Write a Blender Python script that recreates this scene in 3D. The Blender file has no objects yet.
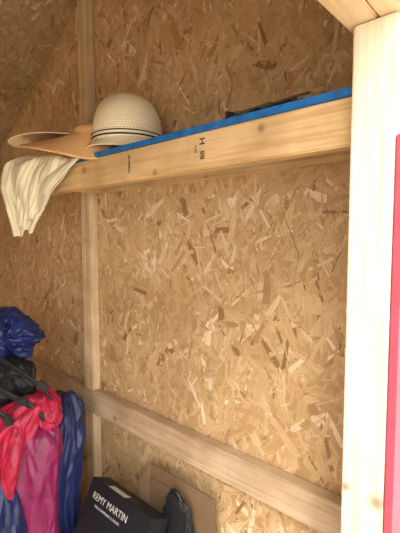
import bpy, bmesh, math, random
from mathutils import Vector, Matrix, noise
random.seed(7)
scn = bpy.context.scene
COL = scn.collection

# ---------------------------------------------------------------- helpers
def new_mat(name):
    m = bpy.data.materials.new(name); m.use_nodes = True
    nt = m.node_tree; b = nt.nodes['Principled BSDF']
    return m, nt, b
def N(nt, t, **kw):
    n = nt.nodes.new(t)
    for k, v in kw.items(): setattr(n, k, v)
    return n
def ramp(nt, stops, fac=None):
    r = N(nt, 'ShaderNodeValToRGB'); e = r.color_ramp.elements
    while len(e) < len(stops): e.new(0.5)
    for i, (p, c) in enumerate(stops):
        e[i].position = p; e[i].color = (*c, 1) if len(c) == 3 else c
    if fac is not None: nt.links.new(fac, r.inputs[0])
    return r
def mixc(nt, a, b, fac, mode='MIX'):
    m = N(nt, 'ShaderNodeMix', data_type='RGBA', blend_type=mode)
    for idx, v in ((6, a), (7, b), (0, fac)):
        if hasattr(v, 'is_output'): nt.links.new(v, m.inputs[idx])
        elif idx == 0: m.inputs[0].default_value = v
        else: m.inputs[idx].default_value = (*v, 1)
    return m.outputs[2]
def bump(nt, b, h, s=0.3, d=0.002):
    n = N(nt, 'ShaderNodeBump'); n.inputs['Strength'].default_value = s; n.inputs['Distance'].default_value = d
    nt.links.new(h, n.inputs['Height']); nt.links.new(n.outputs[0], b.inputs['Normal'])
def obj(name, verts, faces, mat=None, parent=None, smooth=False):
    me = bpy.data.meshes.new(name); me.from_pydata([tuple(v) for v in verts], [], faces); me.update()
    o = bpy.data.objects.new(name, me); COL.objects.link(o)
    if mat: me.materials.append(mat)
    if parent: o.parent = parent
    if smooth:
        for p in me.polygons: p.use_smooth = True
    return o
def empty(name, loc=(0, 0, 0)):
    e = bpy.data.objects.new(name, None); COL.objects.link(e); e.empty_display_size = 0.05
    return e
def box(name, lo, hi, mat, parent=None, bev=0.0015):
    c = [(a + b) / 2 for a, b in zip(lo, hi)]; s = [(b - a) for a, b in zip(lo, hi)]
    bm = bmesh.new(); bmesh.ops.create_cube(bm, size=1)
    for v in bm.verts: v.co = Vector((v.co.x * s[0], v.co.y * s[1], v.co.z * s[2]))
    if bev: bmesh.ops.bevel(bm, geom=list(bm.edges), offset=bev, segments=2, affect='EDGES')
    me = bpy.data.meshes.new(name); bm.to_mesh(me); bm.free(); me.materials.append(mat)
    o = bpy.data.objects.new(name, me); o.location = c; COL.objects.link(o)
    if parent: o.parent = parent
    return o

# ---------------------------------------------------------------- materials
def pine(name, axis, base=(0.62, 0.40, 0.19), light=(0.80, 0.60, 0.36), knots=(), seed=0.0, dirt=0.25):
    m, nt, b = new_mat(name); L = nt.links
    tc = N(nt, 'ShaderNodeTexCoord')
    mp = N(nt, 'ShaderNodeMapping'); mp.inputs['Location'].default_value = (seed, seed * 1.3, seed * 0.7)
    sc = [38, 38, 38]; sc[axis] = 1.6; mp.inputs['Scale'].default_value = sc
    L.new(tc.outputs['Object'], mp.inputs[0])
    n1 = N(nt, 'ShaderNodeTexNoise'); n1.inputs['Scale'].default_value = 1.3; n1.inputs['Detail'].default_value = 6
    L.new(mp.outputs[0], n1.inputs['Vector'])
    r = ramp(nt, [(0.3, base), (0.5, light), (0.62, base), (0.75, light)], n1.outputs[0])
    n2 = N(nt, 'ShaderNodeTexNoise'); n2.inputs['Scale'].default_value = 7; n2.inputs['Detail'].default_value = 4
    L.new(tc.outputs['Object'], n2.inputs['Vector'])
    r2 = ramp(nt, [(0.35, (1 - dirt, 1 - dirt * 1.15, 1 - dirt * 1.4)), (0.6, (1, 1, 1))], n2.outputs[0])
    c = mixc(nt, r.outputs[0], r2.outputs[0], 1.0, 'MULTIPLY')
    for k in knots:
        d = N(nt, 'ShaderNodeVectorMath', operation='DISTANCE'); d.inputs[1].default_value = k[:3]
        L.new(tc.outputs['Object'], d.inputs[0])
        dv = N(nt, 'ShaderNodeMath', operation='DIVIDE'); dv.inputs[1].default_value = k[3]
        L.new(d.outputs['Value'], dv.inputs[0])
        kr = ramp(nt, [(0.0, (.8, .8, .8)), (0.35, (.6, .6, .6)), (0.5, (.35, .35, .35)), (1.0, (0, 0, 0))], dv.outputs[0])
        c = mixc(nt, c, (0.20, 0.10, 0.05), kr.outputs[0])
    L.new(c, b.inputs['Base Color']); b.inputs['Roughness'].default_value = 0.65
    bump(nt, b, n1.outputs[0], 0.25, 0.001)
    return m

def osb_mat(name, mul=1.0):
    m, nt, b = new_mat(name); L = nt.links
    a = N(nt, 'ShaderNodeAttribute', attribute_name='Col')
    uv = N(nt, 'ShaderNodeUVMap', uv_map='UVMap')
    mp = N(nt, 'ShaderNodeMapping'); mp.inputs['Scale'].default_value = (25, 600, 1)
    L.new(uv.outputs[0], mp.inputs[0])
    n = N(nt, 'ShaderNodeTexNoise'); n.inputs['Scale'].default_value = 1; n.inputs['Detail'].default_value = 3
    L.new(mp.outputs[0], n.inputs['Vector'])
    r = ramp(nt, [(0.3, (.80, .75, .68)), (0.65, (1.12, 1.12, 1.12))], n.outputs[0])
    c = mixc(nt, a.outputs[0], r.outputs[0], 1.0, 'MULTIPLY')
    tc = N(nt, 'ShaderNodeTexCoord')
    n2 = N(nt, 'ShaderNodeTexNoise'); n2.inputs['Scale'].default_value = 4; n2.inputs['Detail'].default_value = 4
    L.new(tc.outputs['Object'], n2.inputs['Vector'])
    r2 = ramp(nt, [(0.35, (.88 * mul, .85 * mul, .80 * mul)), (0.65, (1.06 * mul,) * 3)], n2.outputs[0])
    c = mixc(nt, c, r2.outputs[0], 1.0, 'MULTIPLY')
    L.new(c, b.inputs['Base Color']); b.inputs['Roughness'].default_value = 0.5
    bump(nt, b, n.outputs[0], 0.25, 0.0008)
    return m

def plain(name, col, rough=0.6, metal=0.0, var=0.15, scale=20, bs=0.1):
    m, nt, b = new_mat(name)
    tc = N(nt, 'ShaderNodeTexCoord')
    n = N(nt, 'ShaderNodeTexNoise'); n.inputs['Scale'].default_value = scale; n.inputs['Detail'].default_value = 4
    nt.links.new(tc.outputs['Object'], n.inputs['Vector'])
    lo = tuple(c * (1 - var) for c in col); hi = tuple(min(1, c * (1 + var)) for c in col)
    r = ramp(nt, [(0.3, lo), (0.7, hi)], n.outputs[0])
    nt.links.new(r.outputs[0], b.inputs['Base Color'])
    b.inputs['Roughness'].default_value = rough; b.inputs['Metallic'].default_value = metal
    if bs: bump(nt, b, n.outputs[0], bs, 0.002)
    return m

def fabric(name, col, rough=0.6):
    m, nt, b = new_mat(name); L = nt.links
    tc = N(nt, 'ShaderNodeTexCoord')
    n = N(nt, 'ShaderNodeTexNoise'); n.inputs['Scale'].default_value = 30; n.inputs['Detail'].default_value = 5
    L.new(tc.outputs['Object'], n.inputs['Vector'])
    r = ramp(nt, [(0.3, tuple(c * .7 for c in col)), (0.7, tuple(min(1, c * 1.2) for c in col))], n.outputs[0])
    L.new(r.outputs[0], b.inputs['Base Color']); b.inputs['Roughness'].default_value = rough
    b.inputs['Sheen Weight'].default_value = 0.03
    w = N(nt, 'ShaderNodeTexNoise'); w.inputs['Scale'].default_value = 900
    L.new(tc.outputs['Object'], w.inputs['Vector'])
    bump(nt, b, w.outputs[0], 0.2, 0.0006)
    return m

def straw(name, col, dark, sx=120, sy=45):
    m, nt, b = new_mat(name); L = nt.links
    uv = N(nt, 'ShaderNodeUVMap', uv_map='UVMap')
    mp = N(nt, 'ShaderNodeMapping'); mp.inputs['Scale'].default_value = (sx, sy, 1); L.new(uv.outputs[0], mp.inputs[0])
    w1 = N(nt, 'ShaderNodeTexWave', bands_direction='Y'); w1.inputs['Scale'].default_value = 0.4; w1.inputs['Distortion'].default_value = 0.6
    L.new(mp.outputs[0], w1.inputs['Vector'])
    w2 = N(nt, 'ShaderNodeTexWave', bands_direction='DIAGONAL'); w2.inputs['Scale'].default_value = 0.3
    L.new(mp.outputs[0], w2.inputs['Vector'])
    mm = N(nt, 'ShaderNodeMath', operation='MULTIPLY_ADD'); mm.inputs[1].default_value = 0.4
    L.new(w2.outputs['Fac'], mm.inputs[0])
    ml = N(nt, 'ShaderNodeMath', operation='MULTIPLY'); ml.inputs[1].default_value = 0.6; L.new(w1.outputs['Fac'], ml.inputs[0])
    L.new(ml.outputs[0], mm.inputs[2])
    r = ramp(nt, [(0.05, dark), (0.40, col)], mm.outputs[0])
    L.new(r.outputs[0], b.inputs['Base Color']); b.inputs['Roughness'].default_value = 0.75
    bump(nt, b, mm.outputs[0], 0.5, 0.002)
    return m

M_OSB = osb_mat('osb_board')
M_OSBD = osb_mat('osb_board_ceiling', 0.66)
M_PINE_X = pine('pine_lumber_rail', 0, (0.52, 0.36, 0.22), (0.66, 0.49, 0.33), knots=[(-0.25, -0.02, 0.01, 0.02), (0.3, -0.02, -0.02, 0.016)], seed=2)
M_PINE_F = pine('pine_lumber_shelf_front', 0, (0.66, 0.41, 0.18), (0.80, 0.56, 0.29), knots=[(-0.30, -0.02, 0.012, 0.016), (0.33, -0.02, 0.02, 0.014), (0.02, -0.02, -0.03, 0.012)], seed=5)
M_PINE_Z = pine('pine_lumber_stud', 2, (0.60, 0.42, 0.24), (0.78, 0.59, 0.37), knots=[(0.0, -0.02, 0.2, 0.016)], seed=9)
M_POST = pine('pine_lumber_post', 2, (0.72, 0.56, 0.38), (0.88, 0.75, 0.57), knots=[(-0.026, -0.019, 0.16, 0.014), (0.024, -0.019, 0.155, 0.022)], seed=3, dirt=0.10)
M_HEAD = pine('pine_lumber_header', 1, (0.68, 0.47, 0.25), (0.80, 0.61, 0.38), knots=[(0.0, 0.62, -0.045, 0.016)], seed=13, dirt=0.15)
M_BLUE = plain('blue_painted_edge', (0.012, 0.15, 0.44), 0.5, var=0.35, scale=35)
M_RED = plain('red_painted_siding', (0.42, 0.06, 0.095), 0.6, var=0.15)
M_FLOOR = plain('plywood_floor', (0.50, 0.38, 0.24), 0.8, var=0.3, scale=8)
M_GROUND = plain('dry_ground', (0.50, 0.46, 0.38), 0.95, var=0.25, scale=6)
M_BLACK = plain('black_plastic', (0.012, 0.012, 0.014), 0.4)
M_INK = plain('black_ink', (0.05, 0.035, 0.025), 0.7, bs=0)
M_WHITE = plain('white_print', (0.58, 0.58, 0.56), 0.6, bs=0)
M_CARD = plain('cardboard', (0.20, 0.122, 0.062), 0.9, var=0.12, scale=15, bs=0.1)
M_BOXBLK = plain('black_printed_carton', (0.008, 0.009, 0.014), 0.55, bs=0.02)
M_TOTE = plain('grey_storage_plastic', (0.12, 0.13, 0.15), 0.5)

# ---------------------------------------------------------------- OSB strands (real overlapping wood chips)
PAL = [((0.62, 0.42, 0.22), 36), ((0.665, 0.47, 0.265), 30), ((0.565, 0.365, 0.18), 20), ((0.73, 0.55, 0.345), 11),
       ((0.48, 0.295, 0.14), 7), ((0.82, 0.68, 0.48), 5), ((0.34, 0.19, 0.09), 2.5)]
PC = [p[0] for p in PAL]; PW = [p[1] for p in PAL]
def osb_panel(name, origin, ex, ey, nrm, lx, ly, thick, mat, density=2600, clip=None):
    origin, ex, ey, nrm = Vector(origin), Vector(ex).normalized(), Vector(ey).normalized(), Vector(nrm).normalized()
    V = []; F = []; C = []; U = []
    cs = [(0, 0), (lx, 0), (lx, ly), (0, ly)] if clip is None else clip
    n = len(cs)
    for (a, b) in cs: V.append(origin + ex * a + ey * b)
    for (a, b) in cs: V.append(origin + ex * a + ey * b - nrm * thick)
    F.append(list(range(n))); F.append(list(range(2 * n - 1, n - 1, -1)))
    for i in range(n): F.append([i, i + n, (i + 1) % n + n, (i + 1) % n])
    base = (0.55, 0.355, 0.175)
    for f in F:
        for vi in f: C.append(base); U.append((0, 0))
    def inside(a, b):
        if clip is None: return 0 < a < lx and 0 < b < ly
        s = None
        for i in range(n):
            x1, y1 = cs[i]; x2, y2 = cs[(i + 1) % n]
            cr = (x2 - x1) * (b - y1) - (y2 - y1) * (a - x1)
            if s is None: s = cr > 0
            elif (cr > 0) != s: return False
        return True
    cnt = int(density * lx * ly)
    for k in range(cnt):
        a = random.uniform(0, lx); b = random.uniform(0, ly)
        L = min(0.13, max(0.020, random.gauss(0.060, 0.028))); W = min(0.032, max(0.003, random.gauss(0.012, 0.008)))
        if random.random() < 0.42: L *= 0.6; W *= 0.3
        th = math.pi / 2 + random.gauss(0, 0.75)
        ca, sa = math.cos(th), math.sin(th)
        sk = random.uniform(-0.6, 0.6) * W
        pts = [(-L / 2 + random.uniform(0, .12) * L, -W / 2), (0, -W / 2 * random.uniform(.8, 1.2)), (L / 2 - sk, -W / 2 * random.uniform(.5, 1)),
               (L / 2 * random.uniform(.9, 1.05), random.uniform(-.2, .2) * W), (L / 2 + sk, W / 2 * random.uniform(.5, 1)), (0, W / 2 * random.uniform(.8, 1.2)),
               (-L / 2 - sk * .5, W / 2), (-L / 2 * random.uniform(.9, 1.08), random.uniform(-.2, .2) * W)]
        q = [(a + x * ca - y * sa, b + x * sa + y * ca) for x, y in pts]
        if not all(inside(*p) for p in q): continue
        h = random.uniform(0.0002, 0.0018); tx = random.uniform(-.004, .004)
        s0 = len(V)
        for (p, (x, y)) in zip(q, pts): V.append(origin + ex * p[0] + ey * p[1] + nrm * (h + tx * x))
        F.append(list(range(s0, s0 + 8)))
        c = random.choices(PC, PW)[0]; j = random.uniform(.94, 1.06); c = (c[0] * j, c[1] * j * random.uniform(.97, 1.03), c[2] * j)
        uo, vo = random.uniform(0, 50), random.uniform(0, 50)
        for (x, y) in pts: C.append(c); U.append((x + uo, y + vo))
    o = obj(name, V, F, mat); me = o.data
    ca_ = me.color_attributes.new('Col', 'FLOAT_COLOR', 'CORNER')
    ul = me.uv_layers.new(name='UVMap')
    ca_.data.foreach_set('color', [x for c in C for x in (*c, 1.0)])
    ul.data.foreach_set('uv', [x for u in U for x in u])
    return o

CZ = 1.45
WY = 0.888
XF, XB = -0.25, -2.75
def roof_z(x):
    return 2.523 - 0.556 * abs(x + 1.2)
wx0 = XB
clip = [(0, 0), (XF + .02 - wx0, 0), (XF + .02 - wx0, roof_z(XF + .02)), (-1.2 - wx0, roof_z(-1.2)), (0, roof_z(wx0))]
osb_panel('wall_side', (wx0, WY, 0), (1, 0, 0), (0, 0, 1), (0, -1, 0), XF + .02 - wx0, 2.55, 0.011, M_OSB, density=6200, clip=clip)
osb_panel('wall_back', (XB, -1.3, 0), (0, 1, 0), (0, 0, 1), (1, 0, 0), 2.19, 1.66, 0.011, M_OSB, density=900)
osb_panel('wall_opposite', (wx0, -1.3, 0), (1, 0, 0), (0, 0, 1), (0, 1, 0), XF + .02 - wx0, 2.55, 0.011, M_OSB, density=600, clip=clip)
d = Vector((1, 0, 0.556)).normalized()
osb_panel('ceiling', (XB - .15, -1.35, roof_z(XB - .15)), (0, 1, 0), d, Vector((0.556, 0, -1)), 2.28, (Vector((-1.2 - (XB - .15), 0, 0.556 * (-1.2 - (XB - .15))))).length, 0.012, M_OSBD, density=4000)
d2 = Vector((-1, 0, 0.556)).normalized()
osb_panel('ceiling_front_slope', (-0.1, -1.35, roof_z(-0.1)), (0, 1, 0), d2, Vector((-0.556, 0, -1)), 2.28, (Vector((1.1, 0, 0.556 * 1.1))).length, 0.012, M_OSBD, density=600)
osb_panel('wall_front', (XF - .006, 0.70, 0), (0, 1, 0), (0, 0, 1), (-1, 0, 0), 0.187, 1.98, 0.03, M_OSB, density=900)
box('wall_front_siding', (-0.215, 0.7005, 0), (-0.1895, 0.93, 1.98), M_RED)
osb_panel('wall_front_far', (XF, -1.3, 0), (0, 1, 0), (0, 0, 1), (-1, 0, 0), 0.10, 1.98, 0.03, M_OSB, density=500)
box('wall_front_gable', (-0.25, -1.2, 1.925), (-0.2, 0.88, 1.985), M_RED)
box('floor', (XB, -1.3, -0.05), (-0.19, WY, 0.0), M_FLOOR)
obj('ground', [(-8, -8, -0.06), (8, -8, -0.06), (8, 8, -0.06), (-8, 8, -0.06)], [(0, 1, 2, 3)], M_GROUND)

# door framing
box('trim_door_post', (-0.255, 0.622, 0), (-0.190, 0.6595, 1.7715), M_POST, bev=0.003)
box('trim_door_casing', (-0.1885, 0.6225, 0), (-0.176, 0.73, 1.60), M_RED)
box('trim_door_header', (-0.268, -1.2, 1.7725), (-0.220, 0.655, 1.92), M_HEAD, bev=0.003)
box('trim_door_header_outer', (-0.2185, -1.2, 1.7725), (-0.178, 0.655, 1.92), M_HEAD, bev=0.003)

# wall framing
box('trim_stud_upper', (-1.412, 0.850, 0.8500), (-1.352, 0.8855, 2.385), M_PINE_Z, bev=0.002)
box('trim_stud_lower', (-1.412, 0.850, 0.0), (-1.352, 0.8855, 0.760), M_PINE_Z, bev=0.002)
box('trim_rail', (XB + .003, 0.847, 0.7605), (-0.259, 0.8855, 0.8495), M_PINE_X, bev=0.003)

# ---------------------------------------------------------------- shelf
SZ = 1.6965
sh = empty('wall_shelf')
box('front_board', (-1.337, 0.660, 1.602), (-0.213, 0.698, 1.682), M_PINE_F, sh, bev=0.003)
box('shelf_board', (-1.337, 0.657, 1.6825), (-0.258, 0.885, SZ), M_BLUE, sh, bev=0.001)
box('end_cleat', (-1.337, 0.6985, 1.62), (-1.30, 0.885, 1.682), M_PINE_F, sh)
box('wall_cleat', (-1.2995, 0.8505, 1.62), (-0.258, 0.885, 1.682), M_PINE_F, sh)
def text(name, body, size, loc, rot, mat, parent, bold=0.0):
    cu = bpy.data.curves.new(name, 'FONT'); cu.body = body; cu.size = size; cu.extrude = 0.0002; cu.offset = bold
    cu.align_x = 'CENTER'; cu.align_y = 'CENTER'
    o = bpy.data.objects.new(name, cu); COL.objects.link(o); o.location = loc; o.rotation_euler = rot
    cu.materials.append(mat); o.parent = parent
    return o
HP = math.pi / 2
text('grade_stamp_1', 'PREMIUM', 0.011, (-0.856, 0.6595, 1.645), (HP, -HP, 0), M_INK, sh, 0.0001)
text('grade_stamp_2', 'H', 0.022, (-0.597, 0.6595, 1.662), (HP, -HP, 0), M_INK, sh, 0.0004)
text('grade_stamp_3', 'B8', 0.018, (-0.597, 0.6595, 1.632), (HP, -HP, 0), M_INK, sh, 0.0002)
text('grade_stamp_4', 'SPF 2', 0.008, (-0.617, 0.6595, 1.648), (HP, -HP, 0), M_INK, sh, 0.0)

# ---------------------------------------------------------------- hats
LEFT = Vector((-0.737, -0.676, 0)); AWAY = Vector((-0.676, 0.737, 0))
def hat(name, c, rc, hc, radf, zf, mat, band=None, seg=96, squash=1.0, pr=.8, pz=.72):
    root = empty(name)
    V = []; F = []; U = []
    rings = []
    nc = 18
    for i in range(nc + 1):
        t = i / nc; a = t * HP
        rings.append(('c', rc * (math.sin(a) ** pr), hc * (math.cos(a) ** pz) if t < 1 else 0, t))
    nb = 14
    for j in range(1, nb + 1): rings.append(('b', j / nb, 0, j / nb))
    for k, (ty, a, z, t) in enumerate(rings):
        for s in range(seg):
            th = 2 * math.pi * s / seg
            if ty == 'c':
                wob = 1 + 0.03 * noise.noise(Vector((math.cos(th) * 1.5, math.sin(th) * 1.5, z * 12 + c[0])))
                p = Vector((a * math.cos(th) * wob, a * math.sin(th) * wob * squash, z + zf(th, 0) ))
                U.append((s / seg, t * 0.5))
            else:
                R = rc + (radf(th) - rc) * a
                p = Vector((R * math.cos(th), R * math.sin(th), zf(th, a)))
                U.append((s / seg, 0.5 + a * 0.5))
            V.append(p)
    for k in range(len(rings) - 1):
        for s in range(seg):
            s2 = (s + 1) % seg
            F.append((k * seg + s, (k + 1) * seg + s, (k + 1) * seg + s2, k * seg + s2))
    o = obj('straw_body', V, F, mat, root, True)
    ul = o.data.uv_layers.new(name='UVMap')
    for l in o.data.loops: ul.data[l.index].uv = U[l.vertex_index]
    o.modifiers.new('s', 'SOLIDIFY').thickness = 0.003
    if band:
        for bi, (z0, z1, bm_) in enumerate(band):
            V = []; F = []
            for z in (z0, z1):
                a = math.acos(min(1, (z / hc) ** (1 / pz))); r = rc * (math.sin(a) ** pr) + 0.0035
                for s in range(seg):
                    th = 2 * math.pi * s / seg
                    wob = 1 + 0.03 * noise.noise(Vector((math.cos(th) * 1.5, math.sin(th) * 1.5, z * 12 + c[0])))
                    V.append((r * wob * math.cos(th), r * wob * math.sin(th) * squash, z))
            for s in range(seg):
                s2 = (s + 1) % seg; F.append((s, s2, s2 + seg, s + seg))
            b = obj('hat_band_%d' % (bi + 1), V, F, bm_, root, True)
            b.modifiers.new('s', 'SOLIDIFY').thickness = 0.002
    root.location = c
    return root
M_STW = straw('white_straw', (0.98, 0.84, 0.58), (0.60, 0.44, 0.24), 150, 60)
M_STT = straw('tan_straw', (0.78, 0.45, 0.18), (0.56, 0.29, 0.10), 180, 50)
M_STC = straw('cream_straw', (0.84, 0.66, 0.42), (0.52, 0.36, 0.20))
M_BAND = plain('dark_hat_band', (0.02, 0.018, 0.02), 0.7)
angL = math.atan2(LEFT.y, LEFT.x); angC = math.atan2(-AWAY.y, -AWAY.x)
def lobes(base, left, pw=2, ang=None):
    ang = angL if ang is None else ang
    return lambda th: base + left * max(0, math.cos(th - ang)) ** pw
hat('straw_hat', (-1.19, 0.755, 1.788), 0.070, 0.025, lobes(0.088, 0.175, 2),
    lambda th, a: a * (0.006 * math.sin(3 * th) - 0.010 * math.cos(th - angC) - .022 * max(0, math.cos(th - angL))), M_STC)
hat('straw_hat', (-1.108, 0.725, 1.768), 0.075, 0.035, lobes(0.122, 0.110, 1.2),
    lambda th, a: a * (-0.068 * math.cos(th - angC) - .020 + 0.004 * math.sin(3 * th)), M_STT)
hat('straw_hat', (-0.995, 0.763, 1.731), 0.106, 0.146, lobes(0.116, 0.015, 2),
    lambda th, a: -0.022 * a + 0.004 * a * math.sin(3 * th), M_STW,
    band=[(0.008, 0.012, M_BAND), (0.020, 0.0225, M_BAND)], pr=.72, pz=.8)

# ---------------------------------------------------------------- draped towel
def catmull(P, t):
    n = len(P) - 1; f = t * n; i = min(int(f), n - 1); f -= i
    p0 = P[max(i - 1, 0)]; p1 = P[i]; p2 = P[i + 1]; p3 = P[min(i + 2, n)]
    return 0.5 * ((2 * p1) + (p2 - p0) * f + (2 * p0 - 5 * p1 + 4 * p2 - p3) * f * f + (3 * p1 - p0 - 3 * p2 + p3) * f ** 3)
def towel_mat():
    m, nt, b = new_mat('cream_knit'); L = nt.links
    uv = N(nt, 'ShaderNodeUVMap', uv_map='UVMap')
    w = N(nt, 'ShaderNodeTexWave', bands_direction='X'); w.inputs['Scale'].default_value = 4; w.inputs['Distortion'].default_value = 1.0
    L.new(uv.outputs[0], w.inputs['Vector'])
    r = ramp(nt, [(0.0, (0.66, 0.57, 0.36)), (0.25, (0.80, 0.71, 0.48)), (0.6, (0.86, 0.78, 0.56))], w.outputs['Fac'])
    L.new(r.outputs[0], b.inputs['Base Color']); b.inputs['Roughness'].default_value = 0.95
    tc = N(nt, 'ShaderNodeTexCoord')
    v = N(nt, 'ShaderNodeTexVoronoi'); v.inputs['Scale'].default_value = 240
    L.new(tc.outputs['Object'], v.inputs['Vector'])
    bump(nt, b, v.outputs['Distance'], 0.5, 0.003)
    b.inputs['Sheen Weight'].default_value = 0.2
    return m
M_TOWEL = towel_mat()
def drape(name, rowsL, rowsR, amp, nf, ph, mat, parent, fn=AWAY, th=.006, rough=.007):
    RL = [Vector(p) for p in rowsL]; RR = [Vector(p) for p in rowsR]
    nu, nv = 90, 110; V = []; F = []; UV = []
    for j in range(nv + 1):
        t = j / nv; a = catmull(RL, t); b = catmull(RR, t)
        for i in range(nu + 1):
            s = i / nu; p = a.lerp(b, s)
            k = min(1, t * 3)
            wv = .22 * noise.noise(Vector((s * 1.5, t * 2.2, ph + 20)))
            dd = math.sin(((s + wv) * nf * math.pi) + ph + .8 * math.sin(t * 3 + ph)) * amp * k
            q = Vector((s * 3 + ph, t * 3, ph))
            dd += rough * (1 - 2 * abs(noise.noise(q))) + rough * .5 * noise.noise(q * 2.6)
            p = p - fn * (dd + amp + 0.003) + Vector((0, 0, 0.016 * noise.noise(Vector((s * 4, t * 2, ph + 5)))))
            p = p + LEFT * (.012 * noise.noise(Vector((s * 2, t * 5, ph + 9))))
            V.append(p); UV.append((s, t))
    w = nu + 1
    for j in range(nv):
        for i in range(nu): F.append((j * w + i, j * w + i + 1, (j + 1) * w + i + 1, (j + 1) * w + i))
    o = obj(name, V, F, mat, parent, True)
    ul = o.data.uv_layers.new(name='UVMap')
    for l in o.data.loops: ul.data[l.index].uv = UV[l.vertex_index]
    o.modifiers.new('s', 'SOLIDIFY').thickness = th
    return o
tw = empty('towel')
drape('hanging_layer',
      [(-1.32, .74, 1.708), (-1.375, .66, 1.730), (-1.415, .585, 1.706), (-1.43, .575, 1.667), (-1.425, .575, 1.616), (-1.412, .58, 1.564), (-1.405, .585, 1.512), (-1.39, .595, 1.460)],
      [(-1.17, .76, 1.700), (-1.17, .70, 1.703), (-1.12, .655, 1.688), (-1.16, .652, 1.650), (-1.23, .65, 1.615), (-1.27, .645, 1.57), (-1.305, .64, 1.525), (-1.345, .63, 1.475)],
      0.011, 5.2, 0.4, M_TOWEL, tw)
drape('folded_layer',
      [(-1.28, .72, 1.708), (-1.31, .67, 1.716), (-1.33, .625, 1.698), (-1.35, .61, 1.66), (-1.37, .60, 1.60), (-1.375, .60, 1.54), (-1.38, .605, 1.49)],
      [(-1.15, .73, 1.702), (-1.15, .69, 1.704), (-1.08, .65, 1.682), (-1.14, .645, 1.646), (-1.21, .64, 1.605), (-1.25, .635, 1.56), (-1.28, .63, 1.525)],
      0.010, 4.1, 2.1, M_TOWEL, tw)

# ---------------------------------------------------------------- twig / leaf clutter on shelf
M_TWIG = plain('dry_twigs', (0.08, 0.055, 0.04), 0.8, var=0.5)
def tube(name, pts, r, mat, parent):
    cu = bpy.data.curves.new(name, 'CURVE'); cu.dimensions = '3D'; cu.bevel_depth = r; cu.bevel_resolution = 3
    sp = cu.splines.new('POLY' if len(pts) < 3 else 'NURBS'); sp.points.add(len(pts) - 1)
    for i, p in enumerate(pts): sp.points[i].co = (*p, 1)
    if len(pts) >= 3: sp.order_u = 3; sp.use_endpoint_u = True
    cu.materials.append(mat); o = bpy.data.objects.new(name, cu); COL.objects.link(o); o.parent = parent
    return o
tg = empty('twig_bundle')
for i in range(12):
    x = -0.51 + random.uniform(0, .10); y = .69 + random.uniform(-.01, .05)
    L = random.uniform(.08, .15); z = SZ + 0.004 + i * 0.0014
    tube('twig_%d' % i, [(x - L / 2, y, z), (x, y + random.uniform(-.01, .01), z + random.uniform(.002, .008)), (x + L / 2, y + random.uniform(-.02, .02), z + random.uniform(0, .006))], 0.0025, M_TWIG, tg)
M_LEAF = [M_TWIG, plain('dry_leaf', (0.22, 0.14, 0.08), 0.8, var=.4), plain('grey_leaf', (0.20, 0.19, 0.17), 0.8, var=.4)]
for i in range(14):
    x = -0.55 + random.uniform(0, .17); y = .69 + random.uniform(0, .04); z = SZ + random.uniform(.008, .020)
    r = random.uniform(.012, .022); a0 = random.uniform(0, 6); V = []
    for k in range(16):
        a = a0 + k / 16 * 2 * math.pi; rr = r * (1 + .15 * math.sin(5 * a))
        V.append((x + rr * 1.5 * math.cos(a), y + rr * math.sin(a) * .7, z + .006 * math.sin(a * 2 + i)))
    V.append((x, y, z + .004))
    obj('leaf_%d' % i, V, [(k, (k + 1) % 16, 16) for k in range(16)], M_LEAF[i % 3], tg, True)

# ---------------------------------------------------------------- heap of jackets
pile = empty('jacket_pile')
def ridge(v): return 1 - 2 * abs(noise.noise(v))
def sack(name, pts, rad, mat, seed, seg=120, ny=110, squash=.8, rot=0.0, cr=.20, zs=1.0):
    P = [Vector(p) for p in pts]; RR = [Vector((r, 0, 0)) for r in rad]; V = []; F = []
    for j in range(ny + 1):
        t = j / ny; c = catmull(P, t); R = catmull(RR, t).x
        for s in range(seg):
            th = 2 * math.pi * s / seg; ct, st = math.cos(th), math.sin(th)
            q = Vector((ct * 1.0, st * 1.0, t * 2.4 * zs + seed))
            w = Vector((noise.noise(q * 2 + Vector((9, 0, 0))), noise.noise(q * 2 + Vector((0, 9, 0))), noise.noise(q * 1.5 + Vector((0, 0, 9))))) * .7
            f = 1 + .28 * noise.noise(q) + cr * (ridge(Vector((ct * 1.1 + t * 2.5, st * 1.1, t * 3.2 * zs + seed)) + w) - .3)
            f += cr * .28 * ridge(Vector((ct * 2 + t * 5, st * 2, t * 9 * zs + seed * 2)) + w * 2) + .02 * noise.noise(q * 8)
            x, y = R * f * ct, R * f * st * squash
            V.append(c + Vector((x * math.cos(rot) - y * math.sin(rot), x * math.sin(rot) + y * math.cos(rot), R * .35 * noise.noise(q * 2.0 + Vector((5, 5, 0))))))
    for j in range(ny):
        for s in range(seg):
            s2 = (s + 1) % seg; F.append((j * seg + s, j * seg + s2, (j + 1) * seg + s2, (j + 1) * seg + s))
    F.append(list(range(seg - 1, -1, -1))); F.append([ny * seg + s for s in range(seg)])
    return obj(name, V, F, mat, pile, True)
F_NAVY = fabric('navy_nylon', (0.011, 0.020, 0.10), .45)
F_NAVY2 = fabric('dark_navy_nylon', (0.010, 0.020, 0.085), .45)
F_MAG = fabric('magenta_nylon', (0.23, 0.010, 0.08), .45)
F_RED = fabric('red_nylon', (0.45, 0.012, 0.055), .5)
F_BLUE = fabric('blue_nylon', (0.009, 0.020, 0.12), .40)
F_CHAR = fabric('charcoal_nylon', (0.010, 0.010, 0.013), .6)
sack('charcoal_bag', [(-1.46, .56, .02), (-1.46, .56, .3), (-1.46, .56, .6), (-1.46, .565, .85), (-1.48, .57, 1.02)], [.15, .16, .15, .11, .06], F_CHAR, 3.3)
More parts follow.
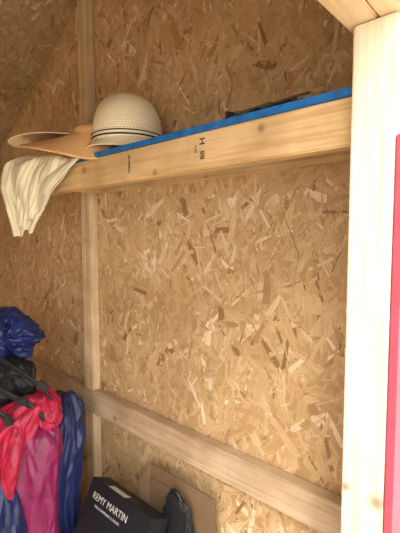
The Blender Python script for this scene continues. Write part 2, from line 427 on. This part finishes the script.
sack('navy_jacket', [(-1.28, .66, .02), (-1.28, .66, .3), (-1.285, .65, .55), (-1.285, .665, .72), (-1.285, .69, .84), (-1.30, .70, .90)], [.07, .074, .084, .080, .066, .035], F_NAVY, 1.3, rot=.75, squash=.7)
sack('navy_sleeve', [(-1.24, .62, .36), (-1.24, .62, .52), (-1.235, .635, .68), (-1.24, .66, .80), (-1.27, .68, .88)], [.03, .036, .040, .038, .02], F_NAVY, 5.1, seg=60, ny=70)
sack('magenta_jacket', [(-1.26, .54, .02), (-1.26, .54, .3), (-1.26, .54, .52), (-1.25, .555, .70), (-1.245, .575, .81), (-1.25, .595, .865)], [.07, .078, .090, .084, .070, .03], F_MAG, 4.1, rot=.75, squash=.75)
sack('magenta_sleeve', [(-1.21, .57, .36), (-1.21, .575, .50), (-1.21, .585, .66), (-1.22, .595, .79), (-1.245, .61, .86)], [.028, .038, .040, .038, .018], F_MAG, 8.1, seg=60, ny=70)
sack('red_jacket', [(-1.37, .44, .50), (-1.35, .455, .66), (-1.31, .485, .79), (-1.275, .53, .885), (-1.25, .575, .94)], [.07, .095, .092, .070, .03], F_RED, 7.7, rot=.75)
sack('red_hood', [(-1.22, .60, .82), (-1.225, .60, .86), (-1.25, .61, .91), (-1.28, .62, .945)], [.018, .044, .048, .022], F_RED, 2.9, seg=80, ny=60)
sack('red_sleeve', [(-1.22, .460, .66), (-1.215, .47, .73), (-1.22, .485, .80), (-1.24, .51, .87)], [.022, .030, .036, .03], F_RED, 6.3, seg=60, ny=60)
sack('dark_navy_jacket', [(-1.235, .43, .02), (-1.235, .43, .3), (-1.24, .435, .50), (-1.245, .44, .62), (-1.25, .45, .72)], [.07, .07, .078, .068, .03], F_NAVY2, 9.2, rot=.75)
sack('blue_jacket', [(-1.53, .55, .98), (-1.49, .56, 1.04), (-1.46, .57, 1.10), (-1.45, .575, 1.155), (-1.47, .57, 1.20)], [.05, .085, .095, .072, .03], F_BLUE, 6.2, rot=.75, cr=.42)
sack('blue_sleeve', [(-1.34, .585, 1.05), (-1.36, .58, 1.07), (-1.40, .575, 1.09), (-1.44, .575, 1.12)], [.018, .034, .042, .03], F_BLUE, 2.4, seg=60, ny=60, cr=.35)
sack('blue_collar', [(-1.40, .52, 1.06), (-1.405, .52, 1.10), (-1.42, .52, 1.15), (-1.45, .53, 1.18)], [.02, .034, .034, .02], F_BLUE, 21.4, seg=60, ny=60, cr=.4)
sack('black_backpack_top', [(-1.41, .47, .86), (-1.39, .49, .93), (-1.40, .52, 1.0), (-1.42, .54, 1.04)], [.05, .080, .07, .03], F_CHAR, 12.5, rot=.75)
sack('grey_hood', [(-1.30, .56, .95), (-1.31, .56, .98), (-1.34, .56, 1.02), (-1.38, .56, 1.05)], [.02, .04, .045, .02], F_CHAR, 15.5, rot=.75, seg=80, ny=60)
def strap(name, pts, w=.022, tw=0):
    P = [Vector(p) for p in pts]; V = []; F = []; n = 50
    for i in range(n + 1):
        t = i / n; c = catmull(P, t); a = tw * t
        dv = Vector((math.sin(a) * .7, math.sin(a) * .5, math.cos(a))) * w / 2
        V += [c + dv, c - dv]
    for i in range(n): F.append((2 * i, 2 * i + 1, 2 * i + 3, 2 * i + 2))
    o = obj(name, V, F, F_CHAR, pile, True); o.modifiers.new('s', 'SOLIDIFY').thickness = .005
strap('webbing_1', [(-1.40, .44, 1.03), (-1.34, .46, 1.0), (-1.28, .49, .965), (-1.22, .54, .925), (-1.20, .57, .885), (-1.195, .58, .86)], .020, .5)
strap('webbing_2', [(-1.43, .42, .98), (-1.37, .41, .955), (-1.30, .41, .95), (-1.25, .45, .93), (-1.22, .48, .89)], .016, .8)
strap('webbing_3', [(-1.36, .51, 1.05), (-1.30, .54, 1.02), (-1.24, .58, .975), (-1.21, .61, .93), (-1.19, .63, .89)], .020, -.6)
for i, p in enumerate([(-1.235, .525, .940), (-1.30, .455, .975), (-1.235, .59, .975), (-1.225, .475, .90)]):
    b = box('buckle_%d' % i, (p[0] - .018, p[1] - .006, p[2] - .014), (p[0] + .018, p[1] + .006, p[2] + .014), M_BLACK, pile, bev=.004)
    b.rotation_euler = (0, .4 * i, .75)

# ---------------------------------------------------------------- boxes
tt = empty('storage_tote')
def taper(name, lo, hi, inset, mat, parent):
    o = box(name, lo, hi, mat, parent, bev=.012)
    for v in o.data.vertices:
        k = 0.5 - v.co.z / (hi[2] - lo[2]); v.co.x *= 1 - inset * k; v.co.y *= 1 - inset * k
taper('tub', (-1.08, .42, 0.001), (-.62, .80, .295), .12, M_TOTE, tt)
box('lid', (-1.09, .405, .295), (-.605, .812, .323), M_TOTE, tt, bev=.006)
for i in range(6): box('rib_%d' % i, (-1.03 + i * .065, .413, .10), (-1.02 + i * .065, .45, .29), M_TOTE, tt)

cb = empty('liquor_carton')
lean = math.radians(-27.5)
box('carton_body', (-.1505, 0, 0), (.1505, .072, .335), M_BOXBLK, cb, bev=.002)
box('shipping_label', (-.070, .003, .3352), (.015, .030, .3360), M_WHITE, cb, bev=0)
box('lid_flap', (-.149, -.0012, .235), (.149, -.0002, .334), M_BOXBLK, cb, bev=0)
text('carton_print_1', 'REMY MARTIN', .028, (-.030, -.0022, .290), (HP, 0, 0), M_WHITE, cb, .0)
text('carton_print_2', 'FINE CHAMPAGNE COGNAC', .0100, (-.030, -.0022, .266), (HP, 0, 0), M_WHITE, cb)
cb.rotation_euler = (lean, 0, 0)
cb.location = (-.983, .555, .358)

fc = empty('flattened_cardboard_box')
box('panel', (-.985, .834, .322), (-.707, .839, .706), M_CARD, fc, bev=.0008)
box('flap', (-.985, .8285, .322), (-.86, .8335, .66), M_CARD, fc, bev=.0008)
V = [(-.985, .834, .706), (-1.02, .81, .64), (-1.02, .81, .322), (-.985, .834, .322)]
obj('side_flap', V, [(0, 1, 2, 3)], M_CARD, fc).modifiers.new('s', 'SOLIDIFY').thickness = .004

pb = empty('black_pouch')
bm = bmesh.new(); bmesh.ops.create_icosphere(bm, subdivisions=5, radius=1)
for v in bm.verts:
    n = v.co.normalized(); q = Vector([math.copysign(abs(a) ** .6, a) for a in n])
    f = 1 + .12 * noise.noise(n * 2.5) + .05 * noise.noise(n * 7)
    v.co = Vector((q.x * .064 * f, q.y * .014 * f, q.z * .17 * f))
me = bpy.data.meshes.new('pouch_body'); bm.to_mesh(me); bm.free(); me.materials.append(F_CHAR)
for p in me.polygons: p.use_smooth = True
o = bpy.data.objects.new('pouch_body', me); COL.objects.link(o); o.location = (-.83, .806, .498); o.parent = pb
tube('handle', [(-.865, .806, .655), (-.86, .806, .685), (-.83, .806, .69), (-.805, .806, .655)], .005, M_BLACK, pb)

# ---------------------------------------------------------------- light
w = bpy.data.worlds.new('World'); scn.world = w; w.use_nodes = True
bg = w.node_tree.nodes['Background']; bg.inputs[0].default_value = (1.0, 0.975, 0.935, 1); bg.inputs[1].default_value = 4.6
sun = bpy.data.lights.new('sun', 'SUN'); sun.energy = 3.0; sun.angle = math.radians(20); sun.color = (1, .95, .86)
so = bpy.data.objects.new('sun', sun); COL.objects.link(so)
so.rotation_euler = Vector((0.5, -0.75, 0.9)).to_track_quat('Z', 'Y').to_euler()

# ---------------------------------------------------------------- camera
cam = bpy.data.cameras.new('camera'); co = bpy.data.objects.new('camera', cam); COL.objects.link(co)
cam.sensor_fit = 'HORIZONTAL'; cam.sensor_width = 36; cam.lens = 36; cam.clip_start = 0.02
co.location = (0, 0, CZ); co.rotation_euler = (math.radians(86), 0, math.radians(42.5))
scn.camera = co
scn.view_settings.view_transform = 'Standard'
